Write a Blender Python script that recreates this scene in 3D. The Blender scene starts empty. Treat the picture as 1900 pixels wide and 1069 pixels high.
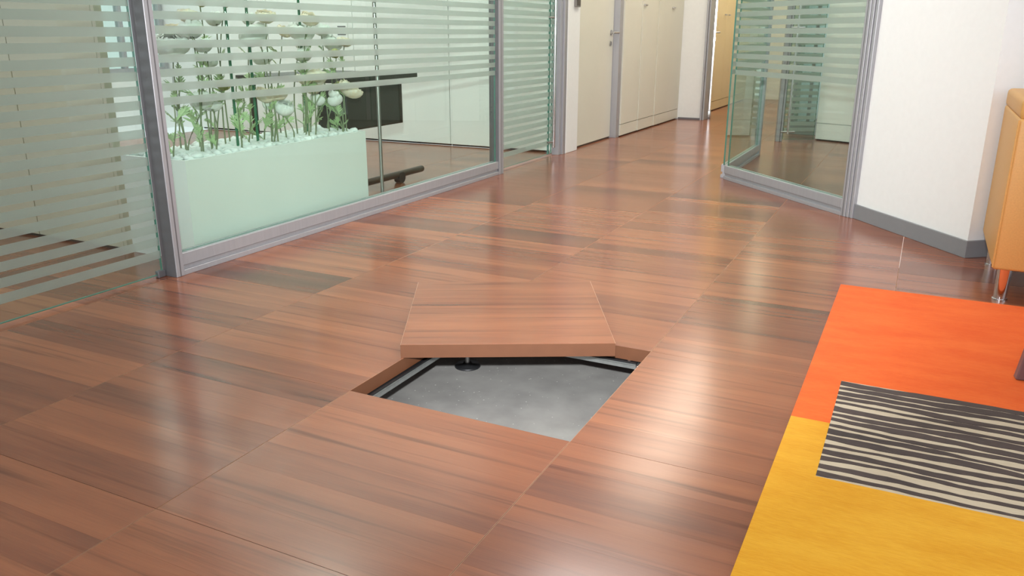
import bpy, bmesh, math, random
from mathutils import Vector, Matrix, Euler
R = math.radians
scene = bpy.context.scene
col = scene.collection

# ------------------------------------------------------------------ camera
cam_d = bpy.data.cameras.new('camera'); cam = bpy.data.objects.new('camera', cam_d); col.objects.link(cam)
cam_d.sensor_width = 36.0; cam_d.lens = 1512.37 * 36.0 / 1900.0
yaw, pitch, roll = -0.45964, 0.302169, 0.00234
fw = Vector((math.sin(yaw)*math.cos(pitch), math.cos(yaw)*math.cos(pitch), -math.sin(pitch)))
r0 = Vector((math.cos(yaw), -math.sin(yaw), 0)); u0 = r0.cross(fw)
rr = math.cos(roll)*r0 + math.sin(roll)*u0; uu = -math.sin(roll)*r0 + math.cos(roll)*u0
M4 = Matrix.Identity(4)
for i in range(3):
    M4[i][0], M4[i][1], M4[i][2] = rr[i], uu[i], -fw[i]
M4.translation = Vector((0.72532, -1.81516, 1.03453))
cam.matrix_world = M4
cam_d.clip_start = 0.05
scene.camera = cam

# ------------------------------------------------------------------ light and exposure
scene.view_settings.view_transform = 'Standard'
scene.view_settings.look = 'None'
scene.view_settings.gamma = 1.0
scene.view_settings.use_curve_mapping = False
scene.view_settings.exposure = 0.0
scene.cycles.transparent_max_bounces = 40
scene.cycles.max_bounces = 14

world = bpy.data.worlds.new('daylight'); scene.world = world; world.use_nodes = True
bg = world.node_tree.nodes['Background']
bg.inputs['Color'].default_value = (0.92, 0.96, 1.0, 1); bg.inputs['Strength'].default_value = 1.15

def lamp(name, kind, loc, power, color=(1, 1, 1), size=0.1, size_y=None, rot=(0, 0, 0), spot=None):
    d = bpy.data.lights.new(name, kind); d.energy = power; d.color = color
    if kind == 'AREA':
        d.size = size
        if size_y: d.shape = 'RECTANGLE'; d.size_y = size_y
    else:
        d.shadow_soft_size = size
    if spot: d.spot_size = spot; d.spot_blend = 0.6
    o = bpy.data.objects.new(name, d); o.location = loc; o.rotation_euler = rot; col.objects.link(o)
    return o
# the photographer's flash, just above the lens
flash = lamp('camera_flash', 'SPOT', (0.73, -1.86, 1.29), 860, (0.98, 0.99, 1.0), 0.035, spot=R(70))
flash.data.spot_blend = 1.0
flash.rotation_euler = (Vector((-1.6, 3.4, 0.66)) - flash.location).to_track_quat('-Z', 'Y').to_euler()

CEIL = 3.0
LAMP_SPECS = [  # x, y, sx, sy, watts, colour, label
    (-0.35, 0.0, 0.6, 1.8, 8, (0.97, 0.98, 1.0), 'white ceiling luminaire over the floor opening'),
    (-0.85, 2.6, 0.9, 0.8, 44, (1.0, 0.97, 0.92), 'added square fill light on the ceiling in front of the planter partition'),  # added fill, brightens the middle of the floor
    (-2.62, 1.6, 0.25, 1.2, 26, (0.97, 1.0, 0.98), 'added slim fill light on the ceiling right above the white planter'),  # added top light to whiten the flowers and pebbles
    (1.3, 0.2, 0.6, 1.8, 14, (0.97, 0.98, 1.0), 'white ceiling luminaire over the coloured rug'),
    (-1.2, 6.3, 0.6, 3.8, 52, (1.0, 0.90, 0.73), 'warm slim ceiling luminaire in front of the white door'),
    (-1.2, 10.4, 0.5, 2.4, 46, (1.0, 0.90, 0.70), 'warm ceiling luminaire at the end of the corridor'),
    (-3.4, 3.5, 1.9, 2.4, 34, (0.97, 1.0, 1.0), 'large white ceiling luminaire over the dark desk'),
    (-5.6, 3.0, 1.9, 2.6, 80, (0.97, 1.0, 1.0), 'large white ceiling luminaire in the middle of the planter room'),
    (-3.7, -0.3, 1.4, 1.4, 20, (0.97, 0.98, 1.0), 'square white ceiling luminaire in front of the beige wall cabinets'),
    (0.9, 5.6, 0.9, 1.5, 38, (0.97, 1.0, 1.0), 'white ceiling luminaire in the right glass room'),
]

# ------------------------------------------------------------------ helpers
def box(bm, x0, x1, y0, y1, z0, z1):
    v = [bm.verts.new((x, y, z)) for z in (z0, z1) for y in (y0, y1) for x in (x0, x1)]
    fs = []
    for f in ((0, 2, 3, 1), (4, 5, 7, 6), (0, 1, 5, 4), (1, 3, 7, 5), (3, 2, 6, 7), (2, 0, 4, 6)):
        fs.append(bm.faces.new([v[i] for i in f]))
    return fs

def boxes(*bs):
    bm = bmesh.new()
    for b in bs: box(bm, *b)
    return bm

def tube(bm, pts, rad, n=8, caps=True):
    """tube through points; rad a number or list"""
    pts = [Vector(p) for p in pts]; rings = []
    for i, p in enumerate(pts):
        t = (pts[min(i+1, len(pts)-1)] - pts[max(i-1, 0)]).normalized()
        a = Vector((0, 0, 1)) if abs(t.z) < 0.9 else Vector((1, 0, 0))
        s = t.cross(a).normalized(); q = t.cross(s)
        r = rad[i] if isinstance(rad, (list, tuple)) else rad
        rings.append([bm.verts.new(p + r*(math.cos(2*math.pi*k/n)*s + math.sin(2*math.pi*k/n)*q)) for k in range(n)])
    for a, b in zip(rings, rings[1:]):
        for k in range(n):
            f = bm.faces.new((a[k], a[(k+1) % n], b[(k+1) % n], b[k])); f.smooth = True
    if caps:
        bm.faces.new(rings[0][::-1]); bm.faces.new(rings[-1])
    return bm

def lathe(bm, prof, n=24, c=(0, 0, 0)):
    rings = [[bm.verts.new((c[0]+r*math.cos(2*math.pi*k/n), c[1]+r*math.sin(2*math.pi*k/n), c[2]+z)) for k in range(n)] for r, z in prof]
    for a, b in zip(rings, rings[1:]):
        for k in range(n):
            f = bm.faces.new((a[k], a[(k+1) % n], b[(k+1) % n], b[k])); f.smooth = True
    bm.faces.new(rings[0][::-1]); bm.faces.new(rings[-1])
    return bm

def prism(bm, poly, z0, z1):
    lo = [bm.verts.new((x, y, z0)) for x, y in poly]; hi = [bm.verts.new((x, y, z1)) for x, y in poly]
    n = len(poly)
    for k in range(n): bm.faces.new((lo[k], lo[(k+1) % n], hi[(k+1) % n], hi[k]))
    bm.faces.new(lo[::-1]); bm.faces.new(hi)
    return bm

def obj(name, bm, mat, parent=None, bevel=0, seg=2):
    bmesh.ops.recalc_face_normals(bm, faces=bm.faces[:])
    if bevel:
        es = [e for e in bm.edges if len(e.link_faces) == 2 and e.calc_face_angle(0) > 0.6]
        bmesh.ops.bevel(bm, geom=es, offset=bevel, segments=seg, profile=0.6, affect='EDGES')
        if seg > 1:
            for f in bm.faces: f.smooth = True
    me = bpy.data.meshes.new(name); bm.to_mesh(me); bm.free()
    if any(p.use_smooth for p in me.polygons):
        me.set_sharp_from_angle(angle=R(50))
    if mat: me.materials.append(mat)
    o = bpy.data.objects.new(name, me); col.objects.link(o)
    if parent: o.parent = parent
    return o

def copy(o, loc=None, parent=None):
    c = o.copy(); col.objects.link(c)
    if parent: c.parent = parent
    if loc is not None: c.location = loc
    return c

def tag(o, label=None, cat=None, group=None, kind=None):
    if label: o['label'] = label
    if cat: o['category'] = cat
    if group: o['group'] = group
    if kind: o['kind'] = kind
    return o

def thing(name, label, cat, loc=(0, 0, 0), rz=0, group=None, kind=None):
    o = bpy.data.objects.new(name, None); col.objects.link(o); o.empty_display_size = 0.1
    o.location = loc; o.rotation_euler = (0, 0, rz)
    return tag(o, label, cat, group, kind)

# ------------------------------------------------------------------ materials
def srgb(r, g, b):
    f = lambda c: c/12.92 if c <= 0.04045 else ((c+0.055)/1.055)**2.4
    return (f(r/255), f(g/255), f(b/255), 1)

def newmat(name):
    m = bpy.data.materials.new(name); m.use_nodes = True
    nt = m.node_tree; return m, nt, nt.nodes['Principled BSDF']

def plain(name, c, rough=0.5, metal=0, spec=0.5, noise=0.06, scale=20, bump=0.0, coat=0, stretch=(1, 1, 1)):
    """procedural plain surface: colour with a little tonal noise and fine relief"""
    m, nt, b = newmat(name)
    N, L = nt.nodes.new, nt.links.new
    tc = N('ShaderNodeTexCoord'); mp = N('ShaderNodeMapping'); mp.inputs['Scale'].default_value = stretch
    L(tc.outputs['Object'], mp.inputs['Vector'])
    no = N('ShaderNodeTexNoise'); no.inputs['Scale'].default_value = scale; no.inputs['Detail'].default_value = 4
    L(mp.outputs[0], no.inputs['Vector'])
    cr = N('ShaderNodeValToRGB'); cr.color_ramp.elements[0].position = 0.3; cr.color_ramp.elements[1].position = 0.7
    cr.color_ramp.elements[0].color = tuple(max(0, x*(1-noise)) for x in c[:3]) + (1,)
    cr.color_ramp.elements[1].color = tuple(min(1, x*(1+noise)) for x in c[:3]) + (1,)
    L(no.outputs['Fac'], cr.inputs['Fac']); L(cr.outputs[0], b.inputs['Base Color'])
    b.inputs['Roughness'].default_value = rough; b.inputs['Metallic'].default_value = metal
    b.inputs['Specular IOR Level'].default_value = spec
    if coat: b.inputs['Coat Weight'].default_value = coat; b.inputs['Coat Roughness'].default_value = 0.08
    if bump:
        bp = N('ShaderNodeBump'); bp.inputs['Strength'].default_value = bump; bp.inputs['Distance'].default_value = 0.002
        L(no.outputs['Fac'], bp.inputs['Height']); L(bp.outputs[0], b.inputs['Normal'])
    return m

def wood_mat():
    m, nt, b = newmat('merbau_veneer')
    N, L = nt.nodes.new, nt.links.new
    tc = N('ShaderNodeTexCoord'); at = N('ShaderNodeAttribute'); at.attribute_name = 'tint'
    off = N('ShaderNodeVectorMath'); off.operation = 'MULTIPLY_ADD'
    L(at.outputs['Fac'], off.inputs[0]); off.inputs[1].default_value = (37.0, 13.0, 0); L(tc.outputs['Object'], off.inputs[2])
    def noise(scale, detail, dist=0.0, rough=0.55):
        mp = N('ShaderNodeMapping'); mp.inputs['Scale'].default_value = scale; L(off.outputs[0], mp.inputs['Vector'])
        no = N('ShaderNodeTexNoise'); no.inputs['Scale'].default_value = 1.0; no.inputs['Detail'].default_value = detail
        no.inputs['Roughness'].default_value = rough; no.inputs['Distortion'].default_value = dist
        L(mp.outputs[0], no.inputs['Vector']); return no.outputs['Fac']
    broad = noise((1.0, 12, 1), 3, 0.25)
    streak = noise((1.1, 34, 1), 5, 0.25)
    fine = noise((9, 260, 1), 3)
    def math_(op, a, bb):
        n = N('ShaderNodeMath'); n.operation = op
        for i, v in enumerate((a, bb)):
            if isinstance(v, (int, float)): n.inputs[i].default_value = v
            else: L(v, n.inputs[i])
        return n.outputs[0]
    t = math_('FRACT', math_('MULTIPLY', at.outputs['Fac'], 1.0), 0.0)
    tone = math_('ADD', math_('MULTIPLY', t, 0.62), math_('MULTIPLY', broad, 0.70))
    tone = math_('ADD', tone, math_('MULTIPLY', math_('SUBTRACT', fine, 0.5), 0.22))
    cr = N('ShaderNodeValToRGB'); e = cr.color_ramp.elements
    e[0].position = 0.22; e[0].color = srgb(*WOOD[0]); e[1].position = 0.98; e[1].color = srgb(*WOOD[3])
    k = e.new(0.48); k.color = srgb(*WOOD[1]); k = e.new(0.74); k.color = srgb(*WOOD[2])
    L(tone, cr.inputs['Fac'])
    sr = N('ShaderNodeMapRange'); sr.inputs['From Min'].default_value = 0.55; sr.inputs['From Max'].default_value = 0.72
    L(streak, sr.inputs['Value'])
    mx = N('ShaderNodeMix'); mx.data_type = 'RGBA'; mx.blend_type = 'MULTIPLY'
    L(math_('MULTIPLY', sr.outputs[0], 0.8), mx.inputs['Factor'])
    L(cr.outputs[0], mx.inputs['A']); mx.inputs['B'].default_value = (0.46, 0.43, 0.46, 1)
    L(mx.outputs['Result'], b.inputs['Base Color'])
    b.inputs['Roughness'].default_value = 0.17
    b.inputs['Specular IOR Level'].default_value = 0.72
    rr_ = N('ShaderNodeMapRange'); rr_.inputs['To Min'].default_value = 0.17; rr_.inputs['To Max'].default_value = 0.25
    L(broad, rr_.inputs['Value']); L(rr_.outputs[0], b.inputs['Roughness'])
    return m
WOOD = [(170, 107, 74), (150, 92, 65), (128, 76, 56), (90, 60, 49)]

def glass_mat(name, tint, rough=0.0):
    m, nt, b = newmat(name); nt.nodes.remove(b)
    N, L = nt.nodes.new, nt.links.new
    tr = N('ShaderNodeBsdfTransparent'); tr.inputs['Color'].default_value = tint
    gl = N('ShaderNodeBsdfGlossy'); gl.inputs['Roughness'].default_value = rough; gl.inputs['Color'].default_value = (0.95, 1, 0.98, 1)
    fr = N('ShaderNodeFresnel'); fr.inputs['IOR'].default_value = 1.45
    geo = N('ShaderNodeNewGeometry')
    mf = N('ShaderNodeMath'); mf.operation = 'MULTIPLY'   # only outer faces reflect, so a pane mirrors once per surface
    inv = N('ShaderNodeMath'); inv.operation = 'SUBTRACT'; inv.inputs[0].default_value = 1.0
    L(geo.outputs['Backfacing'], inv.inputs[1]); L(fr.outputs[0], mf.inputs[0]); L(inv.outputs[0], mf.inputs[1])
    mx = N('ShaderNodeMixShader'); L(mf.outputs[0], mx.inputs[0]); L(tr.outputs[0], mx.inputs[1]); L(gl.outputs[0], mx.inputs[2])
    L(mx.outputs[0], nt.nodes['Material Output'].inputs['Surface'])
    return m

def frost_mat():
    m, nt, b = newmat('frosted_film'); nt.nodes.remove(b)
    N, L = nt.nodes.new, nt.links.new
    df = N('ShaderNodeBsdfDiffuse'); df.inputs['Color'].default_value = srgb(184, 186, 182)
    tl = N('ShaderNodeBsdfTranslucent'); tl.inputs['Color'].default_value = srgb(228, 234, 230)
    rf = N('ShaderNodeBsdfRefraction'); rf.inputs['IOR'].default_value = 1.03; rf.inputs['Roughness'].default_value = 0.42
    rf.inputs['Color'].default_value = srgb(232, 244, 238)
    tp = N('ShaderNodeBsdfTransparent'); tp.inputs['Color'].default_value = srgb(225, 238, 230)
    no = N('ShaderNodeTexNoise'); no.inputs['Scale'].default_value = 400
    a = N('ShaderNodeMixShader'); a.inputs[0].default_value = 0.45; L(df.outputs[0], a.inputs[1]); L(tl.outputs[0], a.inputs[2])
    c = N('ShaderNodeMixShader'); c.inputs[0].default_value = 0.30; L(rf.outputs[0], c.inputs[1]); L(tp.outputs[0], c.inputs[2])
    mr = N('ShaderNodeMapRange'); mr.inputs['To Min'].default_value = 0.48; mr.inputs['To Max'].default_value = 0.56
    L(no.outputs['Fac'], mr.inputs['Value'])
    d = N('ShaderNodeMixShader'); L(mr.outputs[0], d.inputs[0]); L(a.outputs[0], d.inputs[1]); L(c.outputs[0], d.inputs[2])
    L(d.outputs[0], nt.nodes['Material Output'].inputs['Surface'])
    return m

def emit_mat(name, color, strength):
    m, nt, b = newmat(name)
    b.inputs['Base Color'].default_value = (0.8, 0.8, 0.8, 1)
    b.inputs['Emission Color'].default_value = tuple(color) + (1,); b.inputs['Emission Strength'].default_value = strength
    return m

def concrete_mat():
    m, nt, b = newmat('concrete'); N, L = nt.nodes.new, nt.links.new
    tc = N('ShaderNodeTexCoord')
    no = N('ShaderNodeTexNoise'); no.inputs['Scale'].default_value = 9; no.inputs['Detail'].default_value = 8; L(tc.outputs['Object'], no.inputs['Vector'])
    cr = N('ShaderNodeValToRGB'); e = cr.color_ramp.elements
    e[0].position = 0.3; e[0].color = srgb(142, 141, 138); e[1].position = 0.75; e[1].color = srgb(164, 163, 159)
    L(no.outputs['Fac'], cr.inputs['Fac'])
    vo = N('ShaderNodeTexVoronoi'); vo.inputs['Scale'].default_value = 55; L(tc.outputs['Object'], vo.inputs['Vector'])
    wn = N('ShaderNodeTexWhiteNoise'); L(vo.outputs['Color'], wn.inputs['Vector'])
    th = N('ShaderNodeMath'); th.operation = 'MULTIPLY'; L(wn.outputs['Value'], th.inputs[0]); th.inputs[1].default_value = 0.24
    lt = N('ShaderNodeMath'); lt.operation = 'LESS_THAN'; L(vo.outputs['Distance'], lt.inputs[0])
    sub = N('ShaderNodeMath'); sub.operation = 'SUBTRACT'; L(th.outputs[0], sub.inputs[0]); sub.inputs[1].default_value = 0.08; L(sub.outputs[0], lt.inputs[1])
    mx = N('ShaderNodeMix'); mx.data_type = 'RGBA'; L(lt.outputs[0], mx.inputs['Factor']); L(cr.outputs[0], mx.inputs['A']); mx.inputs['B'].default_value = srgb(204, 204, 198)
    L(mx.outputs['Result'], b.inputs['Base Color']); b.inputs['Roughness'].default_value = 0.75
    bp = N('ShaderNodeBump'); bp.inputs['Strength'].default_value = 0.3; bp.inputs['Distance'].default_value = 0.003
    L(no.outputs['Fac'], bp.inputs['Height']); L(bp.outputs[0], b.inputs['Normal'])
    return m

def rug_mat(name, c, c2):
    """short woven pile: blotchy dye plus fine weft lines"""
    m, nt, b = newmat(name); N, L = nt.nodes.new, nt.links.new
    tc = N('ShaderNodeTexCoord')
    def noise(sc, s, d=4):
        mp = N('ShaderNodeMapping'); mp.inputs['Scale'].default_value = sc; L(tc.outputs['Object'], mp.inputs['Vector'])
        n = N('ShaderNodeTexNoise'); n.inputs['Scale'].default_value = s; n.inputs['Detail'].default_value = d; L(mp.outputs[0], n.inputs['Vector']); return n
    a = noise((1, 3.0, 1), 3.5); f = noise((1, 9, 1), 40)
    ad = N('ShaderNodeMath'); ad.operation = 'MULTIPLY_ADD'; L(f.outputs['Fac'], ad.inputs[0]); ad.inputs[1].default_value = 0.45
    ml = N('ShaderNodeMath'); ml.operation = 'MULTIPLY'; ml.inputs[1].default_value = 0.55; L(a.outputs['Fac'], ml.inputs[0]); L(ml.outputs[0], ad.inputs[2])
    cr = N('ShaderNodeValToRGB'); e = cr.color_ramp.elements
    e[0].position = 0.32; e[0].color = c2; e[1].position = 0.62; e[1].color = c
    L(ad.outputs[0], cr.inputs['Fac']); L(cr.outputs[0], b.inputs['Base Color'])
    b.inputs['Roughness'].default_value = 0.95; b.inputs['Specular IOR Level'].default_value = 0.1
    b.inputs['Sheen Weight'].default_value = 0.06; b.inputs['Sheen Roughness'].default_value = 0.5
    bp = N('ShaderNodeBump'); bp.inputs['Strength'].default_value = 0.5; bp.inputs['Distance'].default_value = 0.004
    L(f.outputs['Fac'], bp.inputs['Height']); L(bp.outputs[0], b.inputs['Normal'])
    return m

def petal_mat(name, c, c2):
    m, nt, b = newmat(name); nt.nodes.remove(b); N, L = nt.nodes.new, nt.links.new
    tc = N('ShaderNodeTexCoord'); no = N('ShaderNodeTexNoise'); no.inputs['Scale'].default_value = 5; L(tc.outputs['Object'], no.inputs['Vector'])
    cr = N('ShaderNodeValToRGB'); cr.color_ramp.elements[0].position = 0.4; cr.color_ramp.elements[1].position = 0.65
    cr.color_ramp.elements[0].color = c; cr.color_ramp.elements[1].color = c2; L(no.outputs['Fac'], cr.inputs['Fac'])
    d = N('ShaderNodeBsdfDiffuse'); t = N('ShaderNodeBsdfTranslucent'); mx = N('ShaderNodeMixShader'); mx.inputs[0].default_value = 0.22
    L(cr.outputs[0], d.inputs['Color']); L(cr.outputs[0], t.inputs['Color']); L(d.outputs[0], mx.inputs[1]); L(t.outputs[0], mx.inputs[2])
    L(mx.outputs[0], nt.nodes['Material Output'].inputs['Surface'])
    return m

MAT = dict(
    wood=wood_mat(),
    seam=plain('panel_core_edge', srgb(106, 66, 42), 0.55),
    bevel=plain('pale_panel_bevel', srgb(188, 140, 108), 0.4),
    alu=plain('brushed_aluminium', srgb(164, 164, 168), 0.40, 0.30, noise=0.04, stretch=(1, 1, 0.05), scale=60),
    alu_dark=plain('grey_aluminium', srgb(112, 111, 114), 0.4, 0.4, noise=0.04),
    glass=glass_mat('float_glass', srgb(236, 244, 240)),
    glass_edge=plain('green_glass_edge', srgb(70, 120, 104), 0.15, spec=0.8),
    frost=frost_mat(),
    white_lac=plain('white_lacquer', srgb(234, 236, 233), 0.22, noise=0.015, scale=3),
    cream=plain('cream_laminate', srgb(212, 210, 196), 0.35, noise=0.02, scale=3),
    yellow_lam=plain('warm_cream_laminate', srgb(208, 190, 146), 0.38, noise=0.02, scale=3),
    beige=plain('beige_laminate', srgb(206, 196, 178), 0.42, noise=0.02, scale=3),
    paint=plain('white_wall_paint', srgb(229, 230, 229), 0.7, noise=0.012, scale=30, bump=0.05),
    ceil=plain('ceiling_paint', srgb(236, 236, 234), 0.8, noise=0.01),
    base=plain('grey_baseboard', srgb(128, 129, 132), 0.45, noise=0.02),
    dark_gap=plain('dark_plinth', srgb(70, 58, 50), 0.6),
    chrome=plain('chrome', srgb(215, 215, 217), 0.12, 1.0, noise=0.02),
    steel=plain('satin_steel', srgb(170, 168, 165), 0.3, 0.9, noise=0.04),
    galv=plain('galvanised_steel', srgb(168, 172, 170), 0.35, 0.75, noise=0.12, scale=45),
    rubber=plain('black_rubber', srgb(30, 31, 33), 0.45, noise=0.1),
    leather=plain('tan_leather', srgb(206, 156, 88), 0.48, noise=0.05, scale=160, bump=0.12),
    orange=rug_mat('orange_pile', srgb(240, 112, 48), srgb(228, 90, 32)),
    yellow=rug_mat('yellow_pile', srgb(232, 172, 52), srgb(216, 148, 30)),
    cream_pile=rug_mat('cream_pile', srgb(206, 192, 168), srgb(188, 172, 148)),
    dark_pile=rug_mat('charcoal_pile', srgb(88, 76, 72), srgb(66, 58, 56)),
    desk=plain('dark_desk_laminate', srgb(62, 58, 54), 0.4, noise=0.1),
    desk_foot=plain('bronze_metal', srgb(78, 66, 58), 0.35, 0.6, noise=0.05),
    pebble=plain('white_pebble', srgb(226, 230, 228), 0.5, noise=0.06, scale=30),
    soil=plain('pale_gravel', srgb(190, 194, 190), 0.8, noise=0.2, scale=80, bump=0.5),
    stem=plain('stem_green', srgb(126, 136, 104), 0.6, noise=0.2, scale=15),
    leaf=plain('leaf_green', srgb(176, 200, 150), 0.55, noise=0.18, scale=25),
    petal=petal_mat('white_petal', srgb(250, 250, 248), srgb(244, 245, 238)),
    petal_c=petal_mat('cream_petal', srgb(250, 243, 228), srgb(246, 232, 208)),
    bud=plain('green_bud', srgb(160, 160, 96), 0.6, noise=0.15, scale=40),
    rod=plain('green_pane_edge', srgb(58, 116, 86), 0.15, noise=0.05, spec=0.7),
    table=plain('mauve_grey_metal', srgb(128, 108, 112), 0.4, 0.2),
    plastic=plain('grey_plastic', srgb(120, 118, 112), 0.5),
    concrete=concrete_mat(),
)

# ------------------------------------------------------------------ raised floor
T = 0.72; TH = 0.046; VEN = 0.0008
rng = random.Random(11)
floor = thing('floor', 'glossy red-brown wood raised floor of square panels', None, kind='structure')

def tint_attr(me, vals):
    a = me.attributes.new('tint', 'FLOAT', 'FACE')
    for i, v in enumerate(vals): a.data[i].value = v

def strip_layout(n=None):
    n = n or rng.choice((4, 5, 5, 6))
    w = [0.7 + rng.random()*0.9 for _ in range(n)]; s = sum(w); c = [0]
    for x in w: c.append(c[-1] + x/s)
    return c

def panel(parent, x0, y0, separate, tints=None, cuts=None):
    """one square floor panel: edge-banded body with veneer strips on top"""
    g = 0.0006
    bm = boxes((x0+g, x0+T-g, y0+g, y0+T-g, -TH, -VEN*0.4))
    cuts = cuts or strip_layout()
    if tints is None:
        tints = [min(0.999, max(0.0, rng.betavariate(1.4, 1.8)*0.85)) for _ in cuts[1:]]
    ex, ey = 0.0017, 0.0006
    strips = []
    for k in range(len(cuts)-1):
        a = y0 + ey + (T-2*ey)*cuts[k]; b = y0 + ey + (T-2*ey)*cuts[k+1]
        strips.append((x0+ex, x0+T-ex, a+0.00015, b-0.00015, -VEN, 0.0))
    if separate:
        body = obj('floor_tile', bm, MAT['seam'], parent); body.data.materials.append(MAT['bevel'])
        for f in body.data.polygons:
            if f.normal.z > 0.9: f.material_index = 1
        for s, t in zip(strips, tints):
            p = obj('plank', boxes(s), MAT['wood'], body); tint_attr(p.data, [t]*6)
        return body
    vals = [0.3]*6; 
    for s, t in zip(strips, tints): box(bm, *s); vals += [t]*6
    bm.faces.ensure_lookup_table()
    me = bpy.data.meshes.new('floor_tile'); 
    bmesh.ops.recalc_face_normals(bm, faces=bm.faces[:]); bm.to_mesh(me); bm.free()
    me.materials.append(MAT['seam']); me.materials.append(MAT['wood']); me.materials.append(MAT['bevel'])
    for i, p in enumerate(me.polygons): p.material_index = 1 if i >= 6 else (2 if p.normal.z > 0.9 else 0)
    tint_attr(me, vals)
    o = bpy.data.objects.new('floor_tile', me); col.objects.link(o); o.parent = parent
    return o

HOLE = (-1, 0)
EVEN5, EVEN6 = [0, .19, .41, .60, .82, 1], [0, .15, .34, .50, .66, .84, 1]
LAID = {  # veneer tones of the panels nearest the camera, near strip first
    (-1, -1): ([0.34, 0.22, 0.42, 0.26, 0.20, 0.30], EVEN6),
    (0, -1): ([0.24, 0.50, 0.22, 0.56, 0.20], EVEN5),
    (0, 0): ([0.26, 0.16, 0.34, 0.20, 0.30], EVEN5),
    (-2, 0): ([0.48, 0.30, 0.52, 0.24, 0.44, 0.30], EVEN6),
    (-2, -1): ([0.56, 0.40, 0.60, 0.34, 0.70], EVEN5),
    (-1, -2): ([0.30, 0.46, 0.24, 0.40, 0.30], EVEN5),
    (-3, 0): ([0.62, 0.26, 0.66, 0.60, 0.36, 0.30], EVEN6),
    (-2, 1): ([0.26, 0.48, 0.22, 0.12, 0.40], EVEN5),
}
for j in range(-3, 18):
    for i in range(-9, 4):
        if (i, j) == HOLE: continue
        x0, y0 = i*T, j*T
        if j > 6 and i < -4: continue            # behind the end wall of the planter room
        if j > 9 and i > 0: continue
        near = -2 <= j <= 3 and -5 <= i <= 2
        own = LAID.get((i, j))
        panel(floor, x0, y0, near, *(own or (None, None)))

sub = obj('subfloor', boxes((-3.2, 2.4, -1.6, 3.0, -0.30, -0.19)), MAT['concrete'])
tag(sub, 'speckled grey concrete slab at the bottom of the floor opening', kind='structure')

# the lifted panel lying askew over the far left of the opening
lp = thing('floor_panel', 'lifted square wood floor panel lying askew across the open hole', 'floor panel',
           (-0.730, 0.287, TH + 0.0004), R(27.9))
panel(lp, 0, 0, True, tints=[0.24, 0.14, 0.20, 0.46, 0.16, 0.22], cuts=[0, 0.20, 0.36, 0.56, 0.70, 0.86, 1.0])

# stringers and pedestals under the opening
def stringer(label, loc, rz):
    t = thing('stringer', label, 'floor beam', loc, rz, 'steel beams under the floor panels')
    L_ = T - 0.09
    bm = boxes((-L_/2, L_/2, -0.019, 0.019, -0.068, -0.054), (-L_/2, L_/2, -0.019, -0.0155, -0.055, -0.0505), (-L_/2, L_/2, 0.0155, 0.019, -0.055, -0.0505))
    obj('beam', bm, MAT['galv'], t)
    bm = boxes((-L_/2, L_/2, -0.0150, -0.009, -0.0536, -0.0462), (-L_/2, L_/2, 0.009, 0.0150, -0.0536, -0.0462), (-L_/2, L_/2, -0.015, 0.015, -0.0536, -0.0500))
    obj('gasket', bm, MAT['rubber'], t)
    for s in (-1, 1):
        b = bmesh.new(); lathe(b, ((0.0055, -0.0495), (0.0055, -0.0468), (0.002, -0.0464)), 10, (s*(L_/2-0.03), 0.0, 0))
        obj('screw', b, MAT['steel'], t)
stringer('galvanised beam with black gasket along the left side of the opening', (-T, T/2, 0), R(90))
stringer('galvanised beam along the far side of the opening', (-T/2, T, 0), 0)
stringer('galvanised beam along the right side of the opening', (0, T/2, 0), R(90))
stringer('galvanised beam along the near side of the opening', (-T/2, 0, 0), 0)

def pedestal(label, x, y):
    t = thing('floor_pedestal', label, 'pedestal', (x, y, -0.19), 0, 'pedestals at the corners of the opening')
    b = bmesh.new(); lathe(b, ((0.050, 0.0), (0.050, 0.004), (0.047, 0.008), (0.020, 0.011), (0.016, 0.016)), 28); obj('base_plate', b, MAT['rubber'], t)
    b = bmesh.new(); lathe(b, ((0.009, 0.014), (0.009, 0.132)), 14); obj('threaded_rod', b, MAT['steel'], t)
    b = bmesh.new(); lathe(b, ((0.016, 0.070), (0.016, 0.082)), 6); obj('nut', b, MAT['steel'], t)
    bm = boxes((-0.043, 0.043, -0.043, 0.043, 0.128, 0.1335)); obj('head', bm, MAT['galv'], t, 0.002, 1)
    b = boxes((-0.016, 0.016, -0.016, 0.016, 0.1335, 0.1436)); obj('gasket', b, MAT['rubber'], t)
    for sx in (-1, 1):
        for sy in (-1, 1):
            b = bmesh.new(); lathe(b, ((0.0065, 0.1335), (0.0065, 0.1405), (0.004, 0.142)), 8, (sx*0.033, sy*0.033, 0)); obj('bolt', b, MAT['chrome'], t)
pedestal('pedestal with round black foot under the far left corner of the opening', -T, T)
pedestal('pedestal with bolted steel head at the far right corner of the opening', 0, T)
pedestal('pedestal under the near left corner of the opening', -T, 0)
pedestal('pedestal under the near right corner of the opening', 0, 0)

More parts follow.
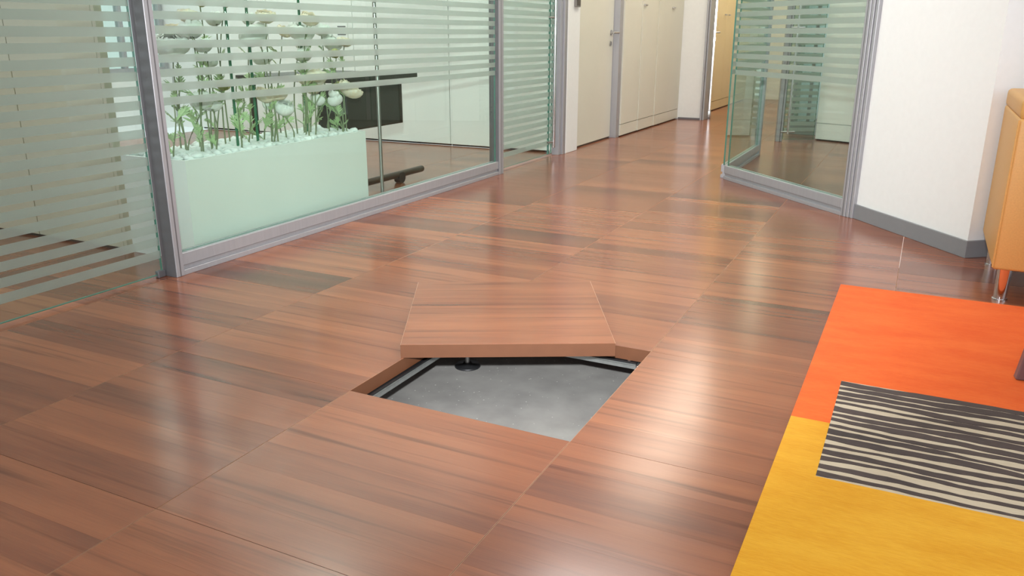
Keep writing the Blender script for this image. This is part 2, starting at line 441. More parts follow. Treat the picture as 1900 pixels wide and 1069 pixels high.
# ------------------------------------------------------------------ shell
def struct(name, bm, mat, label=None, parent=None, bevel=0, seg=1):
    o = obj(name, bm, mat, parent, bevel, seg)
    if not parent: tag(o, label, kind='structure')
    return o
struct('ceiling', boxes((-7.2, 3.6, -2.4, 13.4, CEIL, CEIL+0.12)), MAT['ceil'], 'white ceiling over the whole floor')
wl = struct('wall_left', boxes((-7.15, -7.0, -2.2, 3.95, 0, CEIL), (-7.15, -7.0, 3.95, 5.05, 0, 0.62), (-7.15, -7.0, 3.95, 5.05, 2.6, CEIL)), MAT['paint'], 'white outer wall at the far left of the planter room')
struct('wall_back_left', boxes((-7.15, -2.235, 5.075, 5.2, 0, CEIL)), MAT['paint'], 'white end wall of the planter room behind the white panels')
win = thing('window_1', 'bright window in the far left wall of the planter room', None, kind='structure')
bm = boxes((-7.12, -7.04, 3.95, 4.0, 0.62, 2.6), (-7.12, -7.04, 5.0, 5.05, 0.62, 2.6), (-7.12, -7.04, 4.0, 5.0, 0.62, 0.67), (-7.12, -7.04, 4.0, 5.0, 2.55, 2.6), (-7.12, -7.04, 4.48, 4.52, 0.67, 2.55))
obj('window_frame', bm, MAT['alu'], win, 0.004, 1)
obj('window_pane', boxes((-7.085, -7.075, 4.0, 4.48, 0.67, 2.55)), MAT['glass'], win)
obj('window_pane', boxes((-7.085, -7.075, 4.52, 5.0, 0.67, 2.55)), MAT['glass'], win)

# white wall pillar at the right with grey baseboard
P0, P1 = Vector((0.432, 3.330)), Vector((0.999, 2.599))
d1 = (P1-P0).normalized(); n1 = Vector((-d1.y, d1.x))      # n1 points away from the camera
P2 = P1 + n1*1.9; P3 = P0 + n1*1.9
struct('wall_right', prism(bmesh.new(), [P0, P1, P2, P3], 0, CEIL), MAT['paint'], 'plain white wall block at right with grey baseboard')
o_ = 0.012
B = [P0-n1*o_, P1-n1*o_+d1*o_, P2+d1*o_, P2, P1, P0]
struct('baseboard_right', prism(bmesh.new(), B, 0, 0.085), MAT['base'], 'grey baseboard along the white wall at right', bevel=0.002)

# ------------------------------------------------------------------ glass partitions
def strips(pane, x0, x1, z0, per, w, ztop, yf):
    bm = boxes((x0, x1, yf-0.0012, yf-0.0002, 0, w))
    first = obj('frosted_strip', bm, MAT['frost'], pane); first.location = (0, 0, z0)
    z = z0 + per
    while z < ztop:
        c = copy(first, (0, 0, z)); z += per

def post(parent, x0, x1, y0, y1, name='post', groove=True, side=False):
    bs = [(x0, x1, y0, y1, 0, CEIL)]
    bm = boxes(*bs)
    p = obj(name, bm, MAT['alu'], parent, 0.002, 1)
    if groove:
        xm = (x0+x1)/2
        obj('groove', boxes((xm-0.003, xm+0.003, y0-0.0006, y0+0.004, 0.002, CEIL-0.01)), MAT['alu_dark'], p)
    if side: obj('shade_sheet', boxes((x0-0.0015, x0+0.001, y0+0.003, y1-0.002, 0.001, CEIL-0.002)), MAT['alu_dark'], p)  # grey sheet paints in the dark room this metal face reflects
    return p

def base_rail(parent, x0, x1, y0=-0.03, y1=0.03):
    bm = boxes((x0, x1, y0+0.0, y1, 0.045, 0.100), (x0, x1, y0-0.002, y1+0.002, 0.0, 0.024), (x0, x1, y0+0.012, y1-0.012, 0.022, 0.047))
    return obj('base_rail', bm, MAT['alu'], parent, 0.0015, 1)

def pane(parent, x0, x1, z0, z1=CEIL-0.06, th=0.010, edges=True):
    p = obj('glass_pane', boxes((x0, x1, -th/2, th/2, z0, z1)), MAT['glass'], parent)
    if edges:
        e = 0.003
        obj('glass_edge', boxes((x0, x0+e, -th/2-0.0004, th/2+0.0004, z0, z1), (x1-e, x1, -th/2-0.0004, th/2+0.0004, z0, z1), (x0, x1, -th/2-0.0004, th/2+0.0004, z0, z0+e)), MAT['glass_edge'], p)
    return p

# local x runs along the pane, local -y faces the corridor.  Left side: rotate 90 deg (local x = world +y, local y = world -x)
# framed panel in front of the planter
fp = thing('glass_partition', 'aluminium framed glass partition with striped film in front of the white planter', 'glass partition', (-2.172, 0.0, 0), R(90))
post(fp, 0.628, 0.672, -0.034, 0.05, side=True)
post(fp, 3.742, 3.815, -0.036, 0.05, side=True)
base_rail(fp, 0.672, 3.742)
obj('top_rail', boxes((0.672, 3.742, -0.03, 0.03, CEIL-0.07, CEIL)), MAT['alu'], fp, 0.002, 1)
p_ = pane(fp, 0.680, 3.738, 0.098)
strips(p_, 0.684, 3.734, 0.741, 0.0582, 0.033, 2.3, -0.005)
# frameless glass leaf at the left edge
d1_ = thing('door_1', 'frameless glass leaf with frosted stripes down to the floor at left', None, (-2.214, 0, 0), R(90), kind='structure')
p_ = pane(d1_, -2.1, 0.615, 0.012)
strips(p_, -2.096, 0.611, 0.085, 0.0585, 0.0365, 2.3, -0.005)
obj('pivot_fitting', boxes((0.585, 0.625, -0.012, 0.012, 0.0, 0.03)), MAT['alu_dark'], d1_, 0.003, 1)
# frameless glass door beyond the planter
d4_ = thing('door_2', 'frosted frameless glass door with tall chrome pull beyond the planter partition', None, (-2.225, 0, 0), R(90), kind='structure')
p_ = pane(d4_, 3.825, 4.85, 0.012)
strips(p_, 3.829, 4.846, 0.095, 0.0600, 0.0385, 2.3, -0.005)
b = bmesh.new(); tube(b, ((4.90, -0.035, 0.07), (4.90, -0.035, 2.2)), 0.016, 14); h = obj('pull_bar', b, MAT['chrome'], d4_)
p2_ = pane(d4_, 4.862, 4.925, 0.012); strips(p2_, 4.866, 4.921, 0.095, 0.0600, 0.0385, 2.3, -0.005)
for z in (0.12, 1.17, 2.1):
    b = bmesh.new(); tube(b, ((4.90, -0.035, z), (4.82, -0.012, z)), 0.008, 10); tube(b, ((4.90, -0.035, z), (4.95, -0.005, z)), 0.008, 10); obj('bar_bracket', b, MAT['steel'], h)
fr = thing('door_frame', 'double aluminium post between frosted glass door and white reveal', 'post', (-2.172, 0, 0), R(90))
post(fr, 4.985, 5.05, -0.034, 0.05); post(fr, 4.935, 4.975, -0.018, 0.05, groove=False)

# perpendicular slim mullion standing beside the planter
mp_ = thing('glass_support_pole', 'slim steel pole standing right of the planter behind the glass', 'pole', (-2.232, 2.335, 0))
b = bmesh.new(); lathe(b, ((0.011, 0.006), (0.011, CEIL-0.01)), 14); obj('tube', b, MAT['steel'], mp_)
b = bmesh.new(); lathe(b, ((0.030, 0.0), (0.030, 0.006), (0.012, 0.010)), 20); obj('floor_flange', b, MAT['steel'], mp_)

# right glass partition (two panes meeting at a corner)
A = Vector((-0.538, 4.32)); ang = math.atan2(-0.731, 0.682); Lr = 1.352
gp = thing('glass_partition', 'right glass partition with striped film meeting the white wall at an angle', 'glass partition', (A.x + 0.02, A.y+0.02, 0), ang)
base_rail(gp, -0.02, Lr-0.035)
post(gp, Lr-0.035, Lr+0.005, -0.03, 0.03)
post(gp, Lr+0.008, Lr+0.03, -0.026, 0.03, groove=False)
post(gp, Lr+0.034, Lr+0.056, -0.020, 0.03, groove=False)
obj('top_rail', boxes((-0.02, Lr-0.035, -0.03, 0.03, CEIL-0.07, CEIL)), MAT['alu'], gp, 0.002, 1)
p_ = pane(gp, -0.015, Lr-0.04, 0.098)
strips(p_, -0.011, Lr-0.044, 0.758, 0.0565, 0.034, 2.3, -0.005)
sp = thing('glass_partition', 'side glass partition running back from the corner beside the corridor', 'glass partition', (-0.565, 0, 0), R(90))
base_rail(sp, 4.385, 5.70, -0.022, 0.022)
post(sp, 5.70, 5.745, -0.025, 0.025); post(sp, 5.755, 5.79, -0.02, 0.02, groove=False)
p_ = pane(sp, 4.375, 5.695, 0.098)
strips(p_, 4.379, 5.691, 0.758, 0.0565, 0.034, 2.3, -0.005)

# right room: glass door standing open, cabinet and window wall behind
od = thing('door_3', 'glass door with steel posts and pull bar standing inside the right glass room', None, (-0.56, 6.86, 0), R(28), kind='structure')
post(od, -0.03, 0.005, -0.02, 0.02, groove=False); post(od, 0.015, 0.035, -0.012, 0.012, groove=False)
p_ = pane(od, 0.04, 0.36, 0.02); strips(p_, 0.045, 0.355, 0.10, 0.06, 0.036, 2.2, -0.005)
b = bmesh.new(); tube(b, ((0.07, -0.05, 0.08), (0.07, -0.05, 2.0)), 0.012, 10); h = obj('pull_bar', b, MAT['chrome'], od)
for z in (0.10, 1.1): 
    b = bmesh.new(); tube(b, ((0.0, -0.05, z), (0.14, -0.05, z)), 0.009, 10); tube(b, ((0.07, -0.05, z), (0.07, 0.0, z)), 0.007, 8); obj('bar_bracket', b, MAT['steel'], h)
wb = thing('window_2', 'tall glazed window with aluminium sill rail at the back of the right room', None, (0, 7.62, 0), 0, kind='structure')
obj('sill_rail', boxes((-0.56, -0.20, -0.04, 0.04, 0.0, 0.10), (-0.56, -0.20, -0.02, 0.02, 0.10, 0.14)), MAT['alu'], wb, 0.003, 1)
obj('mullion', boxes((-0.40, -0.365, -0.025, 0.025, 0.14, CEIL)), MAT['alu'], wb, 0.003, 1)
obj('mullion', boxes((-0.56, -0.53, -0.025, 0.025, 0.14, CEIL)), MAT['alu'], wb, 0.003, 1)
obj('mullion', boxes((-0.24, -0.205, -0.025, 0.025, 0.14, CEIL)), MAT['alu'], wb, 0.003, 1)
obj('window_pane', boxes((-0.53, -0.40, -0.005, 0.005, 0.14, CEIL-0.05)), MAT['glass'], wb)
obj('window_pane', boxes((-0.365, -0.24, -0.005, 0.005, 0.14, CEIL-0.05)), MAT['glass'], wb)

# ------------------------------------------------------------------ cabinets, doors and walls along the corridor
# local x along world +y, local -y towards the corridor
def cab_handle(parent, x, z, y=-0.012):
    b = bmesh.new(); tube(b, ((x-0.045, y-0.022, z), (x+0.045, y-0.022, z)), 0.009, 10)
    tube(b, ((x-0.03, y-0.022, z), (x-0.03, y+0.012, z)), 0.005, 8); tube(b, ((x+0.03, y-0.022, z), (x+0.03, y+0.012, z)), 0.005, 8)
    return obj('handle', b, MAT['steel'], parent)

def cabinet(label, loc, rz, w, depth, doors, mat, handle=None, plinth=0.13, z0=0.014, group=None, h=CEIL-0.02):
    """tall cabinet: recessed dark base, plinth panel, doors"""
    t = thing('tall_cabinet', label, 'cabinet', loc, rz, group)
    obj('body', boxes((0.002, w-0.002, 0.0, depth, z0, h)), MAT[mat], t)
    obj('toe_kick', boxes((0.004, w-0.004, 0.010, depth-0.01, 0, z0)), MAT['dark_gap'], t)
    if plinth: obj('plinth_panel', boxes((0.003, w-0.003, -0.018, 0.0, z0, plinth-0.004)), MAT[mat], t, 0.001, 1)
    x = 0.0
    for i, dw in enumerate(doors):
        dr = obj('door', boxes((x+0.003, x+dw-0.003, -0.020, 0.0, plinth+0.002 if plinth else z0, h)), MAT[mat], t, 0.0015, 1)
        if handle and handle[i] is not None: cab_handle(dr, x+handle[i][0], handle[i][1])
        x += dw
    return t

struct('wall_reveal', boxes((-2.30, -2.135, 5.052, 5.325, 0, CEIL)), MAT['paint'], 'narrow white wall strip with card reader between glass door and white door', bevel=0.003)
cr_ = thing('card_reader', 'small grey card reader on the narrow white wall strip', 'card reader', (-2.134, 5.225, 1.262))
obj('housing', boxes((0, 0.022, -0.052, 0.052, 0.0, 0.15)), MAT['plastic'], cr_, 0.006, 2)
obj('front_plate', boxes((0.0215, 0.0245, -0.040, 0.040, 0.012, 0.135)), MAT['desk'], cr_, 0.001, 1)

wd = thing('door_4', 'plain cream door with steel lever handle beyond the card reader', None, (-2.185, 0, 0), R(90), kind='structure')
obj('door_leaf', boxes((5.345, 6.355, 0, 0.045, 0.016, 2.5)), MAT['cream'], wd, 0.002, 1)
obj('jamb', boxes((5.327, 5.342, -0.02, 0.06, 0.0, 2.52)), MAT['paint'], wd)
obj('transom', boxes((5.327, 6.36, -0.02, 0.06, 2.52, CEIL)), MAT['paint'], wd)
obj('threshold', boxes((5.345, 6.355, 0.008, 0.04, 0.0, 0.014)), MAT['dark_gap'], wd)
b = bmesh.new(); tube(b, ((6.275, -0.05, 1.05), (6.285, -0.058, 1.05), (6.20, -0.058, 1.05)), 0.009, 10)
tube(b, ((6.285, 0.002, 1.05), (6.285, -0.058, 1.05)), 0.010, 10); tube(b, ((6.285, -0.058, 1.05), (6.36, -0.058, 1.05)), 0.009, 10)
obj('lever_handle', b, MAT['steel'], wd)
b = bmesh.new(); tube(b, ((6.285, 0.001, 1.05), (6.285, -0.008, 1.05)), 0.026, 20); obj('rosette', b, MAT['steel'], wd)
b = bmesh.new(); tube(b, ((6.275, 0.001, 0.945), (6.275, -0.008, 0.945)), 0.024, 20); lk = obj('lock_rosette', b, MAT['steel'], wd)
b = bmesh.new(); box(b, 6.268, 6.282, -0.010, -0.0075, 0.93, 0.962); obj('lock_cylinder', b, MAT['desk'], lk)
dp = thing('door_post', 'grey aluminium post between cream door and corridor cabinets', 'post', (-2.125, 0, 0), R(90))
post(dp, 6.362, 6.458, -0.004, 0.10, groove=False)

cabinet('cream cabinet next to the grey door post', (-2.128, 6.465, 0), R(90), 0.565, 0.5, (0.565,), 'cream', (None,), group='cream cabinets along the corridor')
cabinet('narrow cream cabinet with a handle on its left edge, second along the corridor', (-2.122, 7.035, 0), R(90), 0.575, 0.5, (0.575,), 'cream', ((0.06, 1.335),), group='cream cabinets along the corridor')
cabinet('wide cream cabinet against the white pier, third along the corridor', (-2.115, 7.615, 0), R(90), 1.035, 0.5, (1.035,), 'cream', ((0.56, 1.335),), group='cream cabinets along the corridor')
struct('wall_pier', boxes((-2.5, -1.80, 8.655, 8.90, 0, CEIL)), MAT['paint'], 'white pier at the end of the corridor cabinets', bevel=0.003)
struct('baseboard_pier', boxes((-2.085, -1.80, 8.643, 8.654, 0, 0.022)), MAT['alu_dark'], 'thin dark base strip of the white pier')
gpst = thing('door_post', 'aluminium door post on the edge of the white pier', 'post', (-1.797, 8.60, 0))
post(gpst, 0.0, 0.022, 0.0, 0.30, groove=False); post(gpst, 0.024, 0.044, 0.03, 0.30, groove=False)
# open glass door leaf seen nearly edge-on
gd = thing('door_5', 'open glass door with lever handle and floor patch beyond the white pier', None, (-1.742, 8.86, 0), math.atan2(10.70, -2.62), kind='structure')
p_ = pane(gd, 0.02, 0.9, 0.02, 2.6)
obj('edge_profile', boxes((0.0, 0.022, -0.012, 0.012, 0.10, 2.6)), MAT['chrome'], gd, 0.003, 1)
obj('floor_patch', boxes((0.0, 0.17, -0.022, 0.022, 0.012, 0.10)), MAT['steel'], gd, 0.006, 2)
b = bmesh.new(); tube(b, ((0.02, 0, 0.0), (0.02, 0, 0.012)), 0.02, 14); obj('pivot', b, MAT['alu_dark'], gd)
for s in (-1, 1):
    b = bmesh.new(); tube(b, ((0.05, 0.0, 1.06), (0.05, s*0.055, 1.06), (0.06, s*0.06, 1.06), (0.16, s*0.06, 1.06)), 0.010, 10); obj('lever_handle', b, MAT['steel'], gd)
b = boxes((0.02, 0.085, -0.018, 0.018, 0.95, 1.00)); obj('lock_case', b, MAT['chrome'], gd, 0.004, 1)
for k, (w_, hh, nm) in enumerate(((0.62, (0.56, 1.30), 'first'), (0.9, (0.78, 1.30), 'second'), (0.9, (0.12, 1.30), 'third'), (0.9, (0.78, 1.3), 'fourth'))):
    y_ = 8.98 + sum((0.62, 0.9, 0.9, 0.9)[:k])
    cabinet('yellowish cabinet beyond the glass door, %s from white pier' % nm, (-1.985, y_, 0), R(90), w_, 0.5, (w_,), 'yellow_lam', (hh,), group='yellowish cabinets beyond the glass door')
struct('wall_light_block', boxes((-2.78, -2.66, 5.2, 12.6, 0, CEIL)), MAT['paint'], 'added wall blocking light behind the corridor cabinets and the cream door')  # unseen, added so no light shows under the cream door
struct('wall_back', boxes((-2.5, -0.4, 12.6, 12.75, 0, CEIL)), MAT['paint'], 'white wall at the far end of the corridor')
struct('wall_corridor', boxes((-0.60, -0.50, 7.70, 12.6, 0, CEIL)), MAT['paint'], 'white wall on the right of the far corridor')

# right room cabinet
cabinet('white cabinet at the back of the right glass room', (-0.235, 7.16, 0), R(-22), 0.85, 0.5, (0.85,), 'white_lac', (None,), plinth=0.175, group=None)
cabinet('white cabinet further right at the back of the right glass room', (0.56, 6.84, 0), R(-22), 0.85, 0.5, (0.85,), 'white_lac', (None,), plinth=0.175)
struct('wall_right_room', boxes((2.2, 2.3, 3.6, 8.0, 0, CEIL)), MAT['paint'], 'white side wall of the right glass room')

# planter room: white end wall panels (local x along world -x is right to left)
xs = (-2.24, -3.329, -4.42, -5.51, -6.60)
ordw = ('first', 'second', 'third', 'fourth')
for k in range(4):
    w_ = xs[k]-xs[k+1]
    cabinet('white cabinet on planter room end wall, %s from the glass door' % ordw[k], (xs[k+1], 5.05-0.0, 0), 0, w_, 0.02, (w_,), 'white_lac', (None,), plinth=0, z0=0.018, group='white cabinets on the end wall')
# beige cabinets behind the frameless glass leaf
xb = (-2.742, -3.39, -4.04, -4.69, -5.34)
for k in range(4):
    w_ = xb[k]-xb[k+1]
    t = thing('wall_panel', 'beige tall wall panel behind the glass leaf, %s from the planter' % ordw[k], 'panel', (xb[k+1], 0.868, 0), 0, 'beige wall panels behind the glass leaf')
    obj('board', boxes((0.003, w_-0.003, -0.02, 0.02, 0.014, CEIL-0.02)), MAT['beige'], t, 0.0015, 1)
    obj('base_strip', boxes((0.0, w_, -0.012, 0.014, 0.0, 0.014)), MAT['dark_gap'], t)
    if k == 0:
        obj('end_panel', boxes((w_, w_+0.022, -0.02, 0.02, 0.0, CEIL-0.02)), MAT['beige'], t)
# small vent plate on the end wall
vp = thing('wall_vent', 'small slotted plate on the white end wall above the desk', 'vent', (-4.55, 5.027, 0.98))
obj('plate', boxes((-0.07, 0.07, -0.004, 0, -0.07, 0.20)), MAT['white_lac'], vp)
for z in (0.04, 0.065, 0.09, 0.115): obj('slot', boxes((-0.05, 0.05, -0.0055, -0.0035, z, z+0.012)), MAT['alu_dark'], vp)

# ------------------------------------------------------------------ desk
dk = thing('desk', 'dark grey desk with hanging front panel behind the planter room glass', 'desk', (0, 0, 0))
obj('desk_top', boxes((-3.45, -2.585, 2.42, 3.325, 0.735, 0.768)), MAT['desk'], dk, 0.006, 2)
obj('front_panel', boxes((-2.672, -2.650, 2.30, 3.205, 0.425, 0.700)), MAT['desk'], dk, 0.002, 1)
obj('panel_frame', boxes((-2.676, -2.646, 3.175, 3.207, 0.420, 0.704), (-2.676, -2.646, 2.30, 3.175, 0.420, 0.432)), MAT['desk_foot'], dk)
for y_ in (2.5, 3.05): obj('panel_bracket', boxes((-2.70, -2.66, y_, y_+0.03, 0.68, 0.74)), MAT['desk'], dk)
b = bmesh.new(); tube(b, ((-2.62, 2.25, 0.062), (-2.62, 3.40, 0.062)), 0.024, 14); obj('foot_bar', b, MAT['desk_foot'], dk, 0.004)
b = bmesh.new(); lathe(b, ((0.02, 0.06), (0.02, 0.74)), 14, (-2.70, 2.66, 0)); tube(b, ((-2.70, 2.66, 0.075), (-2.62, 2.66, 0.065)), 0.015, 8); obj('column', b, MAT['desk_foot'], dk)
for y_ in (3.10, 2.4):
    b = bmesh.new(); tube(b, ((-2.595, y_, 0.04), (-2.645, y_, 0.04)), 0.040, 18); obj('castor', b, MAT['rubber'], dk)
for y_ in (2.5, 3.2):
    b = bmesh.new(); lathe(b, ((0.022, 0.0), (0.022, 0.74)), 14, (-3.38, y_, 0)); obj('leg', b, MAT['desk_foot'], dk)

# ------------------------------------------------------------------ planter, pebbles, flowers
PX0, PX1, PY0, PY1, PZ = -2.69, -2.265, 0.858, 2.235, 0.478
pl = thing('planter', 'long white box planter with white flowers behind the glass partition', 'planter', (0, 0, 0))
w_ = 0.016
bm = boxes((PX0, PX1, PY0, PY0+w_, 0, PZ), (PX0, PX1, PY1-w_, PY1, 0, PZ), (PX0, PX0+w_, PY0+w_, PY1-w_, 0, PZ), (PX1-w_, PX1, PY0+w_, PY1-w_, 0, PZ))
obj('box', bm, MAT['white_lac'], pl)
obj('gravel_bed', boxes((PX0+w_, PX1-w_, PY0+w_, PY1-w_, 0.1, PZ-0.020)), MAT['soil'], pl)
rp = random.Random(5)
pm = []
for k in range(5):
    b = bmesh.new(); bmesh.ops.create_icosphere(b, subdivisions=2, radius=1)
    for v in b.verts:
        v.co *= 1 + 0.12*math.sin(3*v.co.x+k) + 0.10*math.cos(4*v.co.y+2*k) + 0.05*rp.random()
        v.co.z *= 0.62; v.co.y *= 0.8 + 0.06*k
    for f in b.faces: f.smooth = True
    me = bpy.data.meshes.new('white_pebble'); b.to_mesh(me); b.free(); me.materials.append(MAT['pebble']); pm.append(me)
ny, nx = 28, 8
for iy in range(ny):
    for ix in range(nx):
        y_ = PY0 + 0.045 + (PY1-PY0-0.09)*(iy+0.5*(ix % 2))/(ny-0.5) + rp.uniform(-.006, .006)
        x_ = PX0 + 0.045 + (PX1-PX0-0.09)*ix/(nx-1) + rp.uniform(-.006, .006)
        o = bpy.data.objects.new('white_pebble', pm[rp.randrange(5)]); col.objects.link(o)
        s = rp.uniform(0.020, 0.028); o.scale = (s, s, s)
        o.location = (x_, y_, PZ-0.020 + s*0.55 + rp.random()*0.010)
        o.rotation_euler = (rp.uniform(-.3, .3), rp.uniform(-.3, .3), rp.random()*6.28)
        tag(o, 'rounded white pebble lying among the flower stems in the white planter', 'pebble', 'white pebbles filling the planter')

def petal_grid(bm, rad, ang, top, w, flare, q):
    """one cupped petal: a patch of a ball of radius rad from its foot up to polar angle top"""
    nU, nV = 4, 5; g = []
    for i in range(nV+1):
        t = i/nV; th = math.radians(168) + (top-math.radians(168))*t
        r = rad*(1 + flare*t**3); wd = w*(0.35+0.65*math.sin(math.pi*min(1, 0.08+0.80*t))**0.6)
        row = []
        for j in range(nU+1):
            s = (j/nU-0.5)*2; a = ang + s*wd
            dr = 1 - 0.05*s*s + 0.05*t*math.cos(3*s+ang*5)
            row.append(bm.verts.new((r*dr*math.sin(th)*math.cos(a), r*dr*math.sin(th)*math.sin(a), rad*0.86*dr*math.cos(th) - 0.10*rad*t*s*s + 0.42)))
        g.append(row)
    for i in range(nV):
        for j in range(nU):
            f = bm.faces.new((g[i][j], g[i][j+1], g[i+1][j+1], g[i+1][j])); f.smooth = True

def bloom_mesh(kind):
    """ranunculus: ball of nested cupped petals, unit diameter about 1"""
    bm = bmesh.new(); q = random.Random(kind)
    if kind == 'b':
        bmesh.ops.create_icosphere(bm, subdivisions=2, radius=0.36)
        for v in bm.verts: v.co.z = v.co.z*1.15 + 0.42; v.co.x *= 1+0.08*math.sin(9*v.co.z)
        for k in range(6): petal_grid(bm, 0.42, k*1.047, 1.5, 0.5, 0.25, q)
    else:
        for ring in range(5):
            n = (4, 5, 6, 7, 9)[ring]; f = ring/4
            for k in range(n):
                petal_grid(bm, 0.20+0.29*f+q.uniform(-.012, .012), 2*math.pi*k/n+ring*0.5+q.uniform(-.12, .12),
                           math.radians(16+(30 if kind == 'w' else 44)*f+q.uniform(-6, 6)), (1.0, .85, .72, .62, .5)[ring], 0.02+0.05*f if kind == 'w' else 0.03+0.10*f, q)
        b2 = bmesh.ops.create_icosphere(bm, subdivisions=2, radius=0.17)
        for v in b2['verts']: v.co.z = v.co.z*0.9 + 0.44
    for f in bm.faces: f.smooth = True
    me = bpy.data.meshes.new('bloom'); bm.to_mesh(me); bm.free()
    me.materials.append(MAT[{'w': 'petal', 'c': 'petal_c', 'b': 'bud'}[kind]])
    return me
BL = {k: bloom_mesh(k) for k in 'wcb'}

def leaf_mesh(seed):
    """divided leaf with several narrow lobes, unit length, grows along +x"""
    q = random.Random(seed); bm = bmesh.new()
    def lobe(p, a, ln, w):
        d = Vector((math.cos(a), math.sin(a), 0)); s = Vector((-d.y, d.x, 0)); pr = None
        for i in range(5):
            t = i/4; ww = w*math.sin(math.pi*min(0.97, 0.15+0.85*t))**0.8
            c = Vector(p) + d*ln*t + Vector((0, 0, 0.10*ln*math.sin(t*2.2)+0.12*p[0]*(1-p[0])))
            r = [bm.verts.new(c - s*ww), bm.verts.new(c + Vector((0, 0, -0.02))), bm.verts.new(c + s*ww)]
            if pr:
                for k in (0, 1): bm.faces.new((pr[k], pr[k+1], r[k+1], r[k])).smooth = True
            pr = r
    lobe((0, 0, 0), 0, 1.0, 0.075)
    for k in range(3):
        x = 0.28 + 0.22*k
        for s in (-1, 1): lobe((x, 0, 0), s*(0.75-0.1*k)+q.uniform(-.15, .15), 0.46-0.10*k+q.uniform(-.05, .05), 0.062)
    me = bpy.data.meshes.new('leaf'); bm.to_mesh(me); bm.free(); me.materials.append(MAT['leaf']); return me
LM = [leaf_mesh(s) for s in range(4)]

FLOWERS = [(-2.377, 1.152, 1.157, 0.35, 'b'), (-2.462, 1.393, 1.16, 0.3, 'b'), (-2.414, 1.102, 1.091, 0.8, 'c'), (-2.479, 1.346, 1.085, 0.7, 'w'), (-2.485, 1.596, 1.091, 0.6, 'w'), (-2.328, 1.529, 1.097, 0.8, 'c'), (-2.314, 1.835, 1.093, 0.8, 'c'), (-2.544, 1.131, 1.024, 0.8, 'c'), (-2.383, 1.089, 1.027, 0.9, 'w'), (-2.376, 1.525, 0.998, 1.25, 'w'), (-2.589, 1.936, 1.032, 0.7, 'c'), (-2.442, 1.911, 1.012, 1.2, 'w'), (-2.429, 2.084, 1.032, 0.8, 'w'), (-2.489, 1.064, 0.953, 1.3, 'w'), (-2.352, 1.133, 0.959, 0.7, 'w'), (-2.488, 2.011, 0.962, 0.7, 'w'), (-2.441, 2.155, 0.963, 1.05, 'w'), (-2.326, 2.158, 0.973, 0.7, 'c'), (-2.522, 1.314, 0.886, 0.6, 'w'), (-2.476, 1.664, 0.888, 0.9, 'w'), (-2.394, 1.888, 0.901, 0.8, 'w'), (-2.319, 2.068, 0.909, 0.6, 'b'), (-2.397, 1.854, 0.774, 0.7, 'c'), (-2.357, 1.921, 0.775, 1.0, 'c'), (-2.382, 1.242, 0.776, 0.6, 'b'), (-2.398, 1.115, 0.696, 0.95, 'w'), (-2.381, 1.166, 0.688, 0.75, 'w'), (-2.402, 1.545, 0.704, 0.9, 'c'), (-2.349, 1.602, 0.71, 0.8, 'c'), (-2.39, 1.604, 0.663, 0.75, 'w'), (-2.354, 1.628, 0.638, 0.85, 'w'), (-2.404, 1.96, 0.655, 0.7, 'w'), (-2.398, 1.965, 0.718, 0.75, 'c'), (-2.32, 2.049, 0.646, 0.72, 'w'), (-2.324, 2.028, 0.687, 0.5, 'w'), (-2.332, 2.155, 0.7, 1.15, 'c'), (-2.412, 2.18, 0.735, 0.4, 'b')]
rf_ = random.Random(21)
def flower(x, y, z, s, kind, label, bare=False):
    bx = min(PX1-0.06, max(PX0+0.06, x + rf_.uniform(-.05, .03))); by = min(PY1-0.05, max(PY0+0.05, y + rf_.uniform(-.07, .07)))
    z0 = PZ - 0.02
    t = thing('flower', label, 'flower', (bx, by, z0), 0, 'white and cream flowers in the planter')
    H = z - z0; dx, dy = x-bx, y-by
    mid = [Vector((dx*u*u*(1.0) + 0.012*math.sin(u*4+x*40), dy*u*u + 0.012*math.cos(u*5+y*30)*u*(1-u)*2, H*u)) for u in (0, .17, .34, .5, .67, .84, 1)]
    mid[-1] = Vector((dx, dy, H))
    b = bmesh.new(); tube(b, mid, [0.0042, 0.004, 0.0038, 0.0035, 0.0032, 0.003, 0.0028], 6); obj('stem', b, MAT['stem'], t)
    if not bare:
        o = bpy.data.objects.new('bloom', BL[kind]); col.objects.link(o); o.parent = t
        dia = 0.128*s; o.scale = (dia, dia, dia*(0.84 if kind == 'c' or s > 1 else 0.9)); o.location = (dx, dy, H-0.12*dia)
        o.rotation_euler = (rf_.uniform(0.1, 0.55), rf_.uniform(0.0, 0.45), rf_.random()*6.28)
    n = rf_.choice((2, 3, 3, 4)) + (3 if bare else 0)
    for k in range(n):
        u = rf_.uniform(0.12, 0.9 if not bare else 0.97); i = u*6; i0 = min(5, int(i)); p = mid[i0].lerp(mid[i0+1], i-i0)
        o = bpy.data.objects.new('leaf', rf_.choice(LM)); col.objects.link(o); o.parent = t
        s_ = rf_.uniform(0.06, 0.115); o.scale = (s_, s_, s_); o.location = p
        o.rotation_euler = Euler((rf_.uniform(-.5, .5), -rf_.uniform(0.45, 1.15), rf_.random()*6.28))
KN = {'w': 'white round', 'c': 'cream', 'b': 'small green-yellow budding'}
FL = []
for (x, y, z, s, kd) in FLOWERS:
    where = 'left end' if y < 1.25 else 'left middle' if y < 1.58 else 'right middle' if y < 1.95 else 'right end'
    size = 'large ' if s > 1.0 and kd != 'b' else 'little ' if s < 0.65 and kd != 'b' else ''
    hh = 'topmost' if z > 1.06 else 'tall' if z > 0.93 else 'middle-height' if z > 0.8 else 'low'
    FL.append(('%s%s flower, %s, at the %s of the planter' % (size, KN[kd], hh, where), y))
